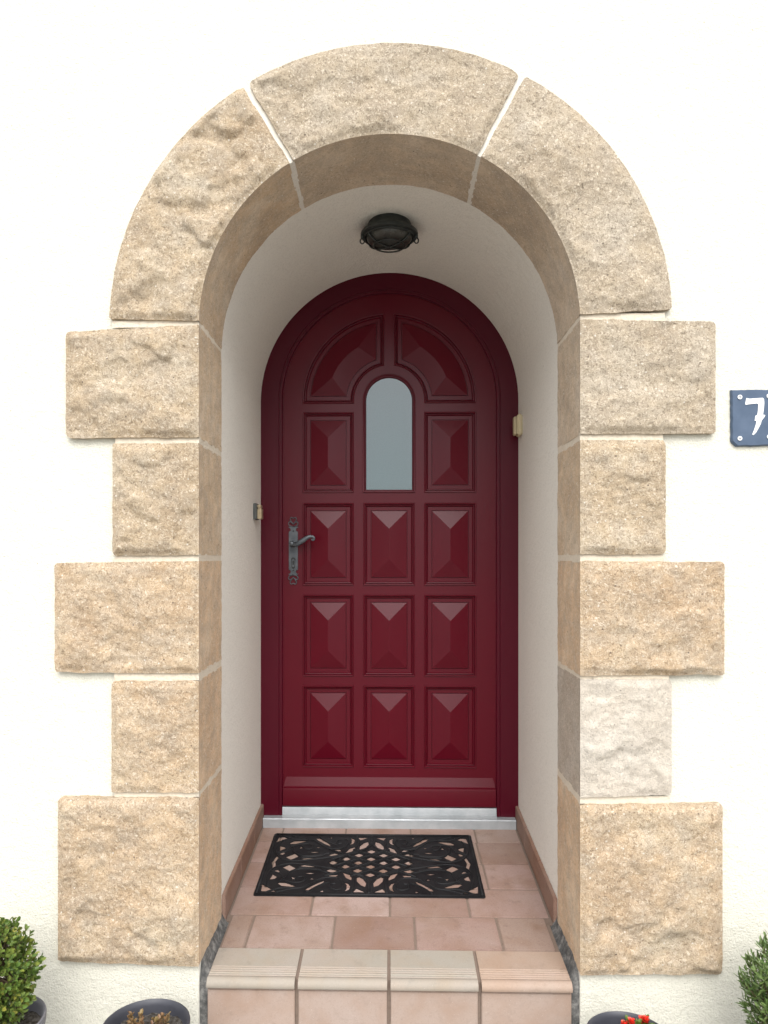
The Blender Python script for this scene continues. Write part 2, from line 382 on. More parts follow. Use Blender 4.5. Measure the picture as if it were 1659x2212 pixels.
# ------------------------------------------------------------------ stone surround
surround = empty('stone_surround', (CX, 0, GZ), 'rough hewn beige granite surround of arch stones and quoins round the door', 'stone surround')
YF = -0.017
def fbm(p, s, o=4):
    return noise.fractal(p * s, 1.0, 2.1, o)
def stone(name, seed, La, v0, v1, mapf, vlen, material, rc=0.010, skew=(0, 0), ledge=1.0, lab=None):
    """a: distance outward from the opening edge; v: along the opening"""
    rnd = Vector((seed * 7.13, seed * 3.71, seed * 1.37)); st = 0.0045
    rk = (random.random(), random.random()); path = []
    n = max(4, int((SD - YF) / 0.012))
    for k in range(n): path.append((0.0, SD - (SD - YF) * k / n, 'r'))
    npr = n; n = int(La / st)
    for k in range(n + 1): path.append((La * k / n, YF, 'f'))
    for yy in (-0.008, 0.0, 0.012): path.append((La, yy, 'o'))
    nv = max(6, int((v1 - v0) * vlen / st))
    bm = bmesh.new(); grid = []
    for j in range(-1, nv + 2):
        row = []; jj = min(max(j, 0), nv); t = jj / nv
        for (a, y, k) in path:
            # irregular outline
            s = a / La
            vv0 = v0 + (skew[0] * s) / vlen; vv1 = v1 + (skew[1] * s) / vlen
            jit0 = 0.0034 * noise.noise(Vector((a * 18, seed * 5.0, 1))) + 0.0016 * noise.noise(Vector((a * 90, seed, 9)))
            jit1 = 0.0034 * noise.noise(Vector((a * 18, seed * 5.0, 4))) + 0.0016 * noise.noise(Vector((a * 90, seed, 12)))
            e = max(0.0, a - (La - rc)) / rc
            ins = rc * (1 - math.sqrt(max(0.0, 1 - e * e))); ins0 = ins * (0.3 + 1.3 * rk[0]); ins = ins * (0.3 + 1.3 * rk[1])
            if k == 'r' : jit0 *= 0.4; jit1 *= 0.4
            lo = vv0 + (jit0 + ins0) / vlen; hi = vv1 + (jit1 - ins) / vlen
            v = lo + (hi - lo) * t
            aa, yy = a, y
            q = Vector((mapf(a, v, 0)))
            pp = q + rnd
            if k == 'f':
                da = min(a, La - a); dv = min(t, 1 - t) * (v1 - v0) * vlen
                ed = min(1.0, min(da, dv) / 0.022); ed = ed * ed * (3 - 2 * ed)
                ed2 = min(1.0, min(da, dv) / 0.006)
                h = 0.006 + 0.010 * fbm(pp, 5.5, 3)
                c = noise.noise(pp * 6.5 + Vector((0, 0, 3.3))) + 0.35 * noise.noise(pp * 19)
                h += ledge * 0.0085 * (1 / (1 + math.exp(-(c - 0.12) * 26)))       # chipped ledges
                c = noise.noise(Vector((pp.x * 4, pp.y, pp.z * 8)) + Vector((5.1, 0, 1.3))) + 0.3 * noise.noise(pp * 23)
                h -= ledge * 0.0075 * (1 / (1 + math.exp(-(c - 0.22) * 30)))
                h += 0.0030 * fbm(pp, 30, 3)
                yy = y - ed * max(h, -0.006) - ed2 * 0.0022 * fbm(pp, 85, 2)
            elif k == 'r':
                aa = a + 0.0012 + 0.0014 * fbm(pp + Vector((0, y * 1.0, 0)), 25, 3) + 0.0008 * noise.noise(Vector((y * 120, v * vlen * 120, seed)))
                if a == 0 and y < YF + 0.002: aa = a
            elif k == 'o':
                aa = a + 0.0018 * noise.noise(Vector((v * vlen * 30, seed * 2.0, 7)))
            if k == 'f' and a >= La * 0.999: aa = a + 0.0018 * noise.noise(Vector((v * vlen * 30, seed * 2.0, 7)))
            if j < 0 or j > nv:                      # returns into the wall
                if k == 'r': aa = aa + 0.03
                elif k == 'f': yy = 0.012; aa = aa + (0.03 if a < 0.03 else 0)
            row.append(bm.verts.new(mapf(aa, v, yy)))
        grid.append(row)
    for j in range(len(grid) - 1):
        for i in range(len(path) - 1):
            try: bm.faces.new((grid[j][i], grid[j][i + 1], grid[j + 1][i + 1], grid[j + 1][i]))
            except ValueError: pass
    o = obj(name, bm, material, surround, smooth=True, ang=50)
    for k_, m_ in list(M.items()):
        if m_ is material: o.data.materials.append(M[k_ + '_sawn_relit'])
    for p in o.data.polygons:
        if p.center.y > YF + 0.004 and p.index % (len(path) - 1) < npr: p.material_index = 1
    if lab: o['label'] = lab
    return o
def rect_map(side): return lambda a, v, y: (CX + side * (HW + a), y, v)
def polar_map(a, v, y):
    return (CX + (HW + a) * math.cos(v), y, ZS + (HW + a) * math.sin(v))
def zf(py, px=839): return P(px, py, -0.02).z
def LaL(px): return (CX - HW) - P(px, 1200, -0.02).x
def LaR(px): return P(px, 1200, -0.02).x - (CX + HW)
S, G, Wm, Pl = M['stone'], M['stone_grey'], M['stone_warm'], M['stone_pale']
# (side, outer px, ytop inner, ytop outer, ybot inner, ybot outer)
quoins = [(-1, 141, 701, 716, 944, 946, S), (-1, 242, 957, 957, 1199, 1201, S), (-1, 117, 1212, 1216, 1455, 1453, Wm),
          (-1, 240, 1471, 1472, 1713, 1713, Wm), (-1, 124, 1724, 1724, 2090, 2078, Wm),
          (1, 1547, 689, 694, 937, 936, G), (1, 1439, 950, 950, 1198, 1197, S), (1, 1566, 1212, 1214, 1460, 1458, Wm),
          (1, 1452, 1468, 1468, 1724, 1718, Pl), (1, 1562, 1739, 1738, 2108, 2106, Wm)]
for i, (sd_, px, yti, yto, ybi, ybo, mt) in enumerate(quoins):
    La = LaL(px) if sd_ < 0 else LaR(px); ip = 431 if sd_ < 0 else 1247
    z1, z1o, z0, z0o = zf(yti, ip), zf(yto, px), zf(ybi, ip), zf(ybo, px)
    stone('quoin_stone', 11 + i * 3, La, z0, z1, rect_map(sd_), 1.0, mt, 0.010 if i not in (0, 5) else 0.016, (z0o - z0, z1o - z1),
          ledge=(1.0, 1.2, 0.5, 0.6, 0.7, 0.6, 0.6, 0.7, 0.8, 0.9)[i],
          lab='pale, almost white quoin, second from the bottom on the right' if mt is Pl else None)
RO = LaL(235)
aL = math.asin((zf(692, 431) - ZS) / HW); aR = math.asin((zf(678, 1247) - ZS) / HW)
j1, j2 = R(120.7), R(61.7)
stone('arch_stone', 61, RO, j1 + 0.0115, math.pi - aL, polar_map, 0.62, S, 0.010, ledge=1.35)
stone('keystone', 65, RO, j2 + 0.0115, j1 - 0.0115, polar_map, 0.62, G, 0.012, ledge=0.7)
stone('arch_stone', 71, RO, aR, j2 - 0.0115, polar_map, 0.62, G, 0.012, ledge=0.6)
# joints between the stones: a bed of cream mortar a little proud of the plaster
def jband(mapf, v0, v1, La, vlen):
    bm = bmesh.new()
    nseg = 26; pts = []
    path = [(0.0015, SD - 0.002 - (SD + 0.004) * k / 10) for k in range(11)] + [(0.0015 + (La - 0.0015) * k / nseg, -0.010) for k in range(nseg + 1)]
    vs = []
    for (a, y) in path:
        r_ = []
        for tt in (0, 0.5, 1):
            v = v0 + (v1 - v0) * tt; nz = 0.0012 * noise.noise(Vector((a * 60 + v, y * 60, v * 9)))
            r_.append(bm.verts.new(mapf(a + (nz if a < 0.002 else 0), v, y + (nz if a >= 0.002 else 0))))
        vs.append(r_)
    for i in range(len(vs) - 1):
        for k in range(2): bm.faces.new((vs[i][k], vs[i][k + 1], vs[i + 1][k + 1], vs[i + 1][k]))
    obj('mortar_joint', bm, M['joint'] if vlen < 1 else M['joint_beige'], surround, smooth=True, ang=40)
for sd_, lst, ip in ((-1, quoins[:5], 431), (1, quoins[5:], 1247)):
    tops = [692 if sd_ < 0 else 678] + [q[4] for q in lst[:-1]]
    outs = [235 if sd_ < 0 else 1443] + [242, 242, 240, 240] if sd_ < 0 else [1443, 1439, 1439, 1452, 1452]
    for q, yt, op in zip(lst, tops, outs):
        La = LaL(op + 4) if sd_ < 0 else LaR(op - 4)
        jband(rect_map(sd_), zf(q[2] + 3, ip), zf(yt - 3, ip), La, 1)
for ja in (j1, j2): jband(polar_map, ja - 0.018, ja + 0.018, RO - 0.003, .6)

# ------------------------------------------------------------------ step
step = empty('tiled_step', (0, 0, GZ), 'terracotta tiled doorstep running into the doorway with cream grooved nosing tiles', 'step')
XL, XR = P(443, 2112, -0.012).x, P(1240, 2118, -0.012).x
def fm(x, y, z): return Vector((x, y, z + floor_z(y)))
bm = bmesh.new()                               # bed / grout
for (x0, x1, y0, y1, z0, z1) in ((XL + .004, XR - .004, 0.004, 0.135, GZ, -0.004), (CX - HW - .003, CX + HW + .003, 0.27, 1.05, GZ, -0.0035), (XL + .004, XR - .004, 0.13, 0.275, GZ, -0.0035)):
    vs = box(bm, x0, x1, y0, y1, z0, z1)
    for v in vs:
        if v.co.z > GZ + .01: v.co.z += floor_z(v.co.y)
obj('grout_bed', bm, M['grout'], step)
def tile_slab(bm, x0, x1, y0, y1, th=0.008, bev=0.0022, tilt=None):
    g = 0.0032
    if x1 - x0 < 0.012: return
    vs = box(bm, x0 + g, x1 - g, y0 + g, y1 - g, -th, 0, bev, 2)
    dz = random.uniform(-0.0008, 0.0006); tx = random.uniform(-.003, .003); ty = random.uniform(-.004, .004)
    mx, my = (x0 + x1) / 2, (y0 + y1) / 2
    for v in vs: v.co.z += floor_z(v.co.y) + dz + (v.co.x - mx) * tx + (v.co.y - my) * ty
rowsY = [0.132, 0.300, 0.465, 0.632, 0.797, 0.962]
jB = [-0.413, -0.170, 0.074, 0.318]; jC = [-0.489, -0.246, -0.002, 0.243]
bm = bmesh.new()
for r_ in range(5):
    y0, y1 = rowsY[r_], rowsY[r_ + 1]
    js = jC if r_ == 1 else [x + random.uniform(-.004, .004) for x in jB]
    xl = CX - HW + 0.010 if y0 > 0.2 else XL + 0.006; xr = CX + HW - 0.010 if y0 > 0.2 else XR - 0.012
    xs = [xl] + [x for x in js if xl + .02 < x < xr - .02] + [xr]
    for a, b_ in zip(xs[:-1], xs[1:]): tile_slab(bm, a, b_, y0, y1)
obj('floor_tiles', bm, M['tile'], step)
def nose(bm, x0, x1):                          # grooved stair-nosing tile, profile in (y, z)
    g = 0.003; pr = [(0.129, -0.008), (0.129, -0.001), (0.1275, 0.001)]
    y = 0.046
    pr += [(y + 0.002, 0.001)]
    for k in range(4):
        pr += [(y, -0.0012), (y - 0.003, -0.0012), (y - 0.0045, 0.0016), (y - 0.0075, 0.0016)]; y -= 0.0095
    pr += [(y, -0.0005), (y - 0.002, 0.001)]
    cyy, cz, rr = 0.000, -0.0125, 0.0155
    for k in range(9):
        a = R(80 + 125 * k / 8); pr.append((cyy + rr * math.cos(a) - 0.002, cz + rr * math.sin(a)))
    pr += [(-0.004, -0.024), (0.006, -0.024), (0.006, -0.010)]
    A = [bm.verts.new((x0 + g, p[0], p[1] + floor_z(p[0]))) for p in pr]; B = [bm.verts.new((x1 - g, p[0], p[1] + floor_z(p[0]))) for p in pr]
    n = len(pr)
    for i in range(n): bm.faces.new((A[i], A[(i + 1) % n], B[(i + 1) % n], B[i]))
    bm.faces.new(A); bm.faces.new(B[::-1])
njoint = [XL + 0.0] + [P(px, 2116, -0.012).x for px in (640, 840, 1037)] + [XR]
for i in range(4):
    bm = bmesh.new(); nose(bm, njoint[i] + 0.0015, njoint[i + 1] - 0.0015)
    o = obj('nosing_tile', bm, M['tile_nose_pink'] if i == 3 else M['tile_nose'], step, smooth=True, ang=30)
    if i == 3: o['label'] = 'pinker nosing tile at the right end'
bm = bmesh.new()
for i in range(4): box(bm, njoint[i] + .005, njoint[i + 1] - .005, -0.006, 0.004, GZ - .01, -0.028, 0.002, 2)
obj('riser_tiles', bm, M['tile_riser'], step)
for sd_ in (-1, 1):
    bm = bmesh.new(); ys = [0.262, 0.50, 0.745, 0.955]
    for a, b_ in zip(ys[:-1], ys[1:]):
        x0, x1 = sorted((CX + sd_ * (LH + 0.001), CX + sd_ * (HW - 0.0075)))
        vs = box(bm, x0, x1, a + .0012, b_ - .0012, 0.0, 0.078, 0.0022, 2)
        for v in vs: v.co.z += floor_z(v.co.y)
    obj('skirting', bm, M['tile_skirt'], step)
for sd_ in (-1, 1):                            # rough grey cement packed between step and wall
    bm = bmesh.new()
    xe = XL if sd_ < 0 else XR
    xo = CX + sd_ * (HW + 0.022)
    ny, nz = 26, 20
    x0, x1 = sorted((xe + (-sd_) * 0.004, xo))
    G_ = []
    for j in range(nz + ny + 1):
        row = []
        for i in range(7):
            x = x0 + (x1 - x0) * i / 6
            if j <= nz: y, z = 0.006, GZ + (-0.016 - GZ) * j / nz
            else: y = 0.006 + 0.26 * (j - nz) / ny; z = -0.016 + floor_z(y) + 0.008 * min(1, (j - nz) / 3) + max(0, (abs(x - CX) - (HW - 0.014)) / 0.018) * max(0, 0.052 - floor_z(y)) * min(1, (j - nz) / 2)
            n_ = 0.004 * noise.noise(Vector((x * 50, y * 50, z * 50))) + 0.0015 * noise.noise(Vector((x * 200, y * 200, z * 200)))
            if j <= nz: y += n_
            else: z += n_
            row.append(bm.verts.new((x, y, z)))
        G_.append(row)
    for j in range(nz + ny):
        for i in range(6): bm.faces.new((G_[j][i], G_[j][i + 1], G_[j + 1][i + 1], G_[j + 1][i]))
    obj('cement_edge', bm, M['mortar'], step, smooth=True)

# ------------------------------------------------------------------ front door
door = empty('front_door', (CX, YD, 0), 'burgundy arched wooden front door with raised panels and small arched frosted window', 'door')
DS = (YD + 1.96) / F_PX
def DX(px): return P(px, 1200, YD).x
def DZ(py): return P(840, py, YD).z
DZC = DZ(863.5); DCX = CX
zsill = DZ(1763)
RF = 0.418                                    # inner radius of the frame
bm = bmesh.new()
nA = 72
def arch_loop(r, zb): return opening_at(r, zb, nA)
def opening_at(r, zb, n):
    return [(DCX - r, zb)] + [(DCX + r * math.cos(math.pi - math.pi * k / n), DZC + r * math.sin(math.pi * k / n)) for k in range(n + 1)] + [(DCX + r, zb)]
prof = [(RF, YD + 0.045), (RF, YD + 0.004), (RF + 0.003, YD), (RF + 0.012, YD), (RF + 0.0135, YD + 0.0018), (RF + 0.016, YD + 0.0018), (RF + 0.0175, YD), (HW + 0.03, YD), (HW + 0.03, YD + 0.045)]
Ls = [[bm.verts.new((x, y, z)) for (x, z) in opening_at(r, zsill, nA)] for (r, y) in prof]
for i in range(len(prof)):
    A, B = Ls[i], Ls[(i + 1) % len(prof)]
    for k in range(len(A) - 1): bm.faces.new((A[k], A[k + 1], B[k + 1], B[k]))
for e in (0, -1): bm.faces.new([L[e] for L in Ls])
obj('door_frame', bm, M['paint_frame'], door, smooth=True, ang=25)
# leaf
YL = YD + 0.010
zleaf = DZ(1742)
class Rect:
    def __init__(s, x0, x1, z0, z1): s.b = (x0, x1, z0, z1)
    def loop(s, d):
        x0, x1, z0, z1 = s.b; return [(x0 + d, z0 + d), (x1 - d, z0 + d), (x1 - d, z1 - d), (x0 + d, z1 - d)]
class Arched:
    def __init__(s, c, r, z0, zc): s.p = (c, r, z0, zc)
    def loop(s, d):
        c, r, z0, zc = s.p; n = 28
        return [(c - r + d, z0 + d), (c + r - d, z0 + d)] + [(c + (r - d) * math.cos(math.pi * k / n), zc + (r - d) * math.sin(math.pi * k / n)) for k in range(n + 1)]
class Sector:
    NA = 26
    def __init__(s, side, m, zb, ri, ro): s.p = (side, m, zb, ri, ro)
    def arcs(s, d, rr=None):
        side, m, zb, ri, ro = s.p; x = m + d; z = zb + d       # x from the door's centre, z from the arch centre
        def arc(r): 
            a0 = math.asin(z / r); a1 = math.acos(x / r)
            return [(DCX + side * r * math.cos(a0 + (a1 - a0) * k / s.NA), DZC + r * math.sin(a0 + (a1 - a0) * k / s.NA)) for k in range(s.NA + 1)]
        return arc(ri + d), arc(ro - d)
    def loop(s, d):
        i, o = s.arcs(d); return i[::-1] + o
px = DS
shapes = []
for (a, b_) in ((653, 764), (916.5, 1029.5)):
    shapes.append(Rect(DX(a), DX(b_), DZ(1064), DZ(889)))
for (za, zb_) in ((1086, 1265), (1285, 1462), (1482, 1659)):
    for (a, b_) in ((653, 764), (784.5, 896.5), (916.5, 1029.5)):
        shapes.append(Rect(DX(a), DX(b_), DZ(zb_), DZ(za)))
for s_ in (-1, 1): shapes.append(Sector(s_, 10.6 * px, -7 * px, 76 * px, 188 * px))
win = Arched(DCX, 57 * px, DZ(1064), DZC)
outer = opening_at(RF + 0.010, zleaf, nA)
leaf_bm = bmesh.new()
plate(leaf_bm, outer, [s.loop(0) for s in shapes] + [win.loop(0)], lambda u, v, d: (u, d, v), YL, YL + 0.05)
leaf = obj('door_leaf', leaf_bm, M['paint'], door)
def rings_mesh(bm, shape, prof, close=False):
    prev = None
    for (d, y) in prof:
        cur = [bm.verts.new((x, YL + y, z)) for (x, z) in shape.loop(d)]
        if prev:
            n = len(cur)
            for i in range(n): bm.faces.new((prev[i], prev[(i + 1) % n], cur[(i + 1) % n], cur[i]))
        prev = cur
    return prev
MP = [(0.0, 0.001), (0.0003, -0.0035), (0.0022, -0.0052), (0.0045, -0.0048), (0.0062, -0.002), (0.0072, 0.0035), (0.0082, 0.0035),
      (0.0100, 0.0005), (0.0118, 0.001), (0.0135, 0.006), (0.0150, 0.0085), (0.0290, 0.0085), (0.0298, 0.0120), (0.0315, 0.0120)]
base = 0.0320; APX = -0.0095
for s_ in shapes:
    bm = bmesh.new(); prev = rings_mesh(bm, s_, MP + [(base, 0.0072)])
    if isinstance(s_, Rect):
        x0, x1, z0, z1 = s_.b; x0 += base; x1 -= base; z0 += base; z1 -= base; h = (x1 - x0) / 2
        a = bm.verts.new(((x0 + x1) / 2, YL + APX, z0 + h)); b_ = bm.verts.new(((x0 + x1) / 2, YL + APX, z1 - h))
        bm.faces.new((prev[0], prev[1], a)); bm.faces.new((prev[1], prev[2], b_, a)); bm.faces.new((prev[2], prev[3], b_)); bm.faces.new((prev[3], prev[0], a, b_))
        obj('raised_panel', bm, M['paint'], leaf)
    else:
        side, m_, zb_, ri, ro = s_.p; n = Sector.NA
        inner = prev[:n + 1][::-1]; outr = prev[n + 1:]
        rm = (ri + ro) / 2; hw = (ro - ri) / 2 - base
        dd = base + hw; z = zb_ + dd; x = m_ + dd
        a0 = math.asin(z / rm); a1 = math.acos(x / rm)
        rid = [bm.verts.new((DCX + side * rm * math.cos(a0 + (a1 - a0) * k / n), YL + APX - 0.002, DZC + rm * math.sin(a0 + (a1 - a0) * k / n))) for k in range(n + 1)]
        for k in range(n):
            bm.faces.new((inner[k], inner[k + 1], rid[k + 1], rid[k])); bm.faces.new((outr[k + 1], outr[k], rid[k], rid[k + 1]))
        bm.faces.new((inner[0], rid[0], outr[0])); bm.faces.new((inner[-1], outr[-1], rid[-1]))
        obj('raised_panel', bm, M['paint'], leaf, smooth=True, ang=12)
bm = bmesh.new()
rings_mesh(bm, win, [(0.0, 0.001), (0.0003, -0.0045), (0.0025, -0.0062), (0.0050, -0.0055), (0.0070, -0.001), (0.0080, 0.001), (0.0100, 0.001), (0.0118, 0.004), (0.0132, 0.010), (0.0136, 0.016)])
obj('window_bead', bm, M['paint'], leaf, smooth=True, ang=35)
bm = bmesh.new(); plate(bm, win.loop(0.012), [], lambda u, v, d: (u, d, v), YL + 0.012, YL + 0.02)
obj('window_pane', bm, M['glass'], leaf)
# weather bar
bm = bmesh.new()
zt, z1_, z2_, z3_ = DZ(1677), DZ(1697), DZ(1703), DZ(1742)
pr = [(YL + 0.002, zt), (YL - 0.010, z1_ - 0.005), (YL - 0.013, z1_ - 0.0075), (YL - 0.012, z1_ - 0.0095), (YL - 0.015, z1_ - 0.0115), (YL - 0.017, z2_ - 0.010), (YL - 0.017, z3_ + .004), (YL - 0.015, z3_), (YL + 0.002, z3_)]
xa, xb = DCX - RF - 0.001, DCX + RF + 0.001
sl = [0.016, 0.004, 0.003, 0.003, .003, .003, .003, .003, .003]
A = [bm.verts.new((xa + s, p[0], p[1])) for p, s in zip(pr, sl)]; B = [bm.verts.new((xb - s, p[0], p[1])) for p, s in zip(pr, sl)]
for i in range(len(pr)): bm.faces.new((A[i], A[(i + 1) % len(pr)], B[(i + 1) % len(pr)], B[i]))
bm.faces.new(A); bm.faces.new(B[::-1]); obj('weather_bar', bm, M['paint'], leaf, smooth=True, ang=20)
# threshold
bm = bmesh.new()
zt = zleaf - 0.003; yb = YD + 0.02; zfl = floor_z(0.93)
pr = [(yb, zt), (YD - 0.004, zt - 0.001), (YD - 0.006, zt - 0.008), (YD - 0.008, zsill + 0.008), (YD - 0.018, zsill + 0.0025), (YD - 0.032, zsill - 0.001), (YD - 0.034, zsill - 0.004), (YD - 0.034, zfl - .003), (yb, zfl - .003)]
def extr(pr, xa, xb, bm):
    A = [bm.verts.new((xa, p[0], p[1])) for p in pr]; B = [bm.verts.new((xb, p[0], p[1])) for p in pr]
    for i in range(len(pr)): bm.faces.new((A[i], A[(i + 1) % len(pr)], B[(i + 1) % len(pr)], B[i]))
    bm.faces.new(A); bm.faces.new(B[::-1])
extr(pr, DCX - RF, DCX + RF, bm)
pl = [(yb, zsill - 0.0005), (YD - 0.032, zsill - 0.001), (YD - 0.034, zsill - 0.004), (YD - 0.034, zfl - .003), (yb, zfl - .003)]
extr(pl, DCX - HW + 0.010, DCX - RF - 0.0001, bm); extr(pl, DCX + RF + 0.0001, DCX + HW - 0.010, bm)
obj('threshold', bm, M['alu'], door, smooth=True, ang=25)
# handle (coordinates traced in a local sheet: 1 unit = 0.125 px)
hu = 0.125 * DS; HY = YL - 0.0005
hx0 = DX(535.7 + 780 * 0.125); hz0 = DZ(1054 + 1085 * 0.125)
def H(x, y, d=0.0): return Vector((hx0 + (x - 780) * hu, HY - d, hz0 - (y - 1085) * hu))
bm = bmesh.new()
half = [(0, 660), (20, 672), (45, 668), (70, 668), (88, 682), (60, 690), (48, 705), (42, 728), (52, 748), (78, 752), (74, 768), (80, 775), (80, 800), (75, 812), (78, 830), (78, 1085)]
half = half[1:] + [(x, 2170 - y) for (x, y) in half[1:-1][::-1]]
loop = [(780 + x, y) for x, y in half] + [(780 - x, y) for x, y in half[::-1]]
kh = [(780 + 26 * math.cos(a), 1255 + 26 * math.sin(a)) for a in [R(150 + 240 * k / 12) for k in range(13)]] + [(780 + 20 * math.cos(a), 1345 + 20 * math.sin(a)) for a in [R(0 + 180 * k / 6) for k in range(7)]]
plate(bm, loop, [], lambda u, v, d: H(u, v, d), 0.004, 0.0)
handle = obj('door_handle', bm, M['pewter'], door)
bm = bmesh.new()
for s_ in (1, -1):
    for fl in (0, 1):
        def q(x, y): return H(780 + s_ * x, y if not fl else 2170 - y, 0.0035)
        for pts in ([(2, 668), (45, 658), (78, 632), (80, 600), (62, 583), (38, 588), (18, 606), (0, 624)], [(3, 622), (22, 596), (46, 562), (54, 532), (42, 510), (22, 508), (2, 524)]):
            tube(bm, smooth_path([q(*p) for p in pts], 4), 8.5 * hu, 8)
obj('scroll_ornament', bm, M['pewter'], handle, smooth=True)
bm = bmesh.new()                               # lever
pts = [(770, 965, .030), (800, 975, .036), (850, 975, .040), (910, 945, .042), (975, 905, .042), (1040, 862, .041), (1090, 845, .040), (1135, 850, .040), (1158, 876, .040), (1146, 902, .040), (1122, 900, .040), (1118, 882, .040)]
rad = [24, 36, 42, 44, 41, 36, 30, 25, 22, 19, 16, 12]
pth = smooth_path([H(*p) for p in pts], 4); rr = []
for i in range(len(pth)):
    f = i / 4; k = min(int(f), len(rad) - 2); rr.append((rad[k] + (rad[k + 1] - rad[k]) * (f - k)) * hu * 1.0)
tube(bm, pth, rr, 12, flat=(Vector((0, 1, 0)), 0.6))
tube(bm, [H(770, 965, .003), H(770, 965, .012), H(770, 965, .030), H(770, 965, .042), H(770, 965, .045)], [58 * hu, 50 * hu, 36 * hu, 40 * hu, 26 * hu], 20)
obj('lever', bm, M['pewter'], handle, smooth=True, ang=45)
bm = bmesh.new()
khp = lambda k_: [(780 + (x - 780) * k_, 1290 + (y - 1290) * k_) for x, y in kh]
plate(bm, khp(1.45), [khp(1.05)], lambda u, v, d: H(u, v, d), 0.0065, 0.004)
plate(bm, khp(0.55), [], lambda u, v, d: H(u, v, d), 0.0050, 0.004)
for yy in (745, 1425): tube(bm, [H(780, yy, .004), H(780, yy, .0062), H(780, yy, .0068)], [13 * hu, 11 * hu, 5 * hu], 10)
obj('keyhole_and_screws', bm, M['black'], handle)

# ------------------------------------------------------------------ catches on the reveal
cz = P(560, 1106, 0.82).z
t_ = empty('reveal_catch', (CX - HW, 0.8, cz), 'small dark and brass catch on the left white reveal beside the door handle', 'catch')
bm = bmesh.new(); box(bm, CX - LH + .0, CX - LH + 0.013, 0.775, 0.835, cz - .030, cz + .030, 0.002); obj('catch_body', bm, M['darkplastic'], t_)
bm = bmesh.new(); box(bm, CX - LH + 0.0132, CX - LH + 0.028, 0.790, 0.830, cz - .028, cz + .012, 0.002); box(bm, CX - LH + 0.0132, CX - LH + 0.026, 0.790, 0.830, cz + .013, cz + .026, 0.002)
obj('brass_roller', bm, M['brass'], t_)
cz = P(1118, 919, 0.87).z
t_ = empty('reveal_sensor', (CX + HW, 0.87, cz), 'small yellowed plastic box on the right white reveal against the door frame', 'sensor')
bm = bmesh.new(); box(bm, CX + LH - 0.020, CX + LH, 0.845, 0.90, cz - .040, cz + .040, 0.005, 3); obj('sensor_case', bm, M['creamplastic'], t_, smooth=True, ang=30)
bm = bmesh.new(); box(bm, CX + LH - 0.029, CX + LH - 0.0202, 0.862, 0.898, cz - .036, cz + .034, 0.003, 3); obj('sensor_clip', bm, M['creamplastic'], t_, smooth=True, ang=30)

# ------------------------------------------------------------------ soffit lamp
LY = 0.505; LX = P(841, 500, LY).x; LZ = ZS + LH - 0.003
lamp = empty('porch_lamp', (LX, LY, LZ), 'dark metal caged round lamp fixed to the arched ceiling above the door', 'lamp')
bm = bmesh.new()
pr = [(0.0, 0.012), (0.060, 0.010), (0.066, -0.006), (0.070, -0.022), (0.080, -0.034), (0.0865, -0.040), (0.0875, -0.046), (0.0865, -0.052), (0.078, -0.056), (0.073, -0.057), (0.070, -0.052), (0.0, -0.050)]
lathe(bm, pr, (LX, LY, LZ)); obj('lamp_body', bm, M['iron'], lamp, smooth=True, ang=40)
bm = bmesh.new()
pr = [(0.070 * math.cos(R(a)), -0.056 - 0.034 * math.sin(R(a))) for a in range(0, 91, 9)]
lathe(bm, pr, (LX, LY, LZ)); obj('lamp_glass', bm, M['lampglass'], lamp, smooth=True)
bm = bmesh.new()
for az in (35, 145):
    pts = [(LX + 0.076 * math.cos(R(a)) * math.cos(R(az)), LY + 0.076 * math.cos(R(a)) * math.sin(R(az)), LZ - 0.056 - 0.039 * math.sin(R(a))) for a in range(0, 181, 9)]
    tube(bm, pts, 0.0032, 8)
pts = [(LX + 0.046 * math.cos(R(a)), LY + 0.046 * math.sin(R(a)), LZ - 0.0895) for a in range(0, 361, 12)]
tube(bm, pts, 0.003, 8)
pts = [(LX + 0.076 * math.cos(R(a)), LY + 0.076 * math.sin(R(a)), LZ - 0.058) for a in range(0, 361, 12)]
tube(bm, pts, 0.004, 8)
obj('lamp_cage', bm, M['iron'], lamp, smooth=True)
for az in (-8, 188):
    bm = bmesh.new(); ex, ey = LX + 0.083 * math.cos(R(az)), LY + 0.083 * math.sin(R(az))
    tube(bm, [(ex, ey, LZ - 0.045), (ex, ey, LZ - 0.066)], 0.005, 10)
    pts = [(ex + 0.0062 * math.sin(R(a)), ey, LZ - 0.076 - 0.0105 * math.cos(R(a))) for a in range(0, 361, 24)]
    tube(bm, pts, 0.0022, 8)
    obj('wing_screw', bm, M['iron'], lamp, smooth=True)

for ch in [o_ for o_ in bpy.data.objects if o_.parent is lamp]:      # wide, rather flat bowl
    for v in ch.data.vertices: v.co = Vector((LX + (v.co.x - LX) * 1.09, LY + (v.co.y - LY) * 1.09, LZ + (v.co.z - LZ) * (0.84 if v.co.z < LZ else 1)))

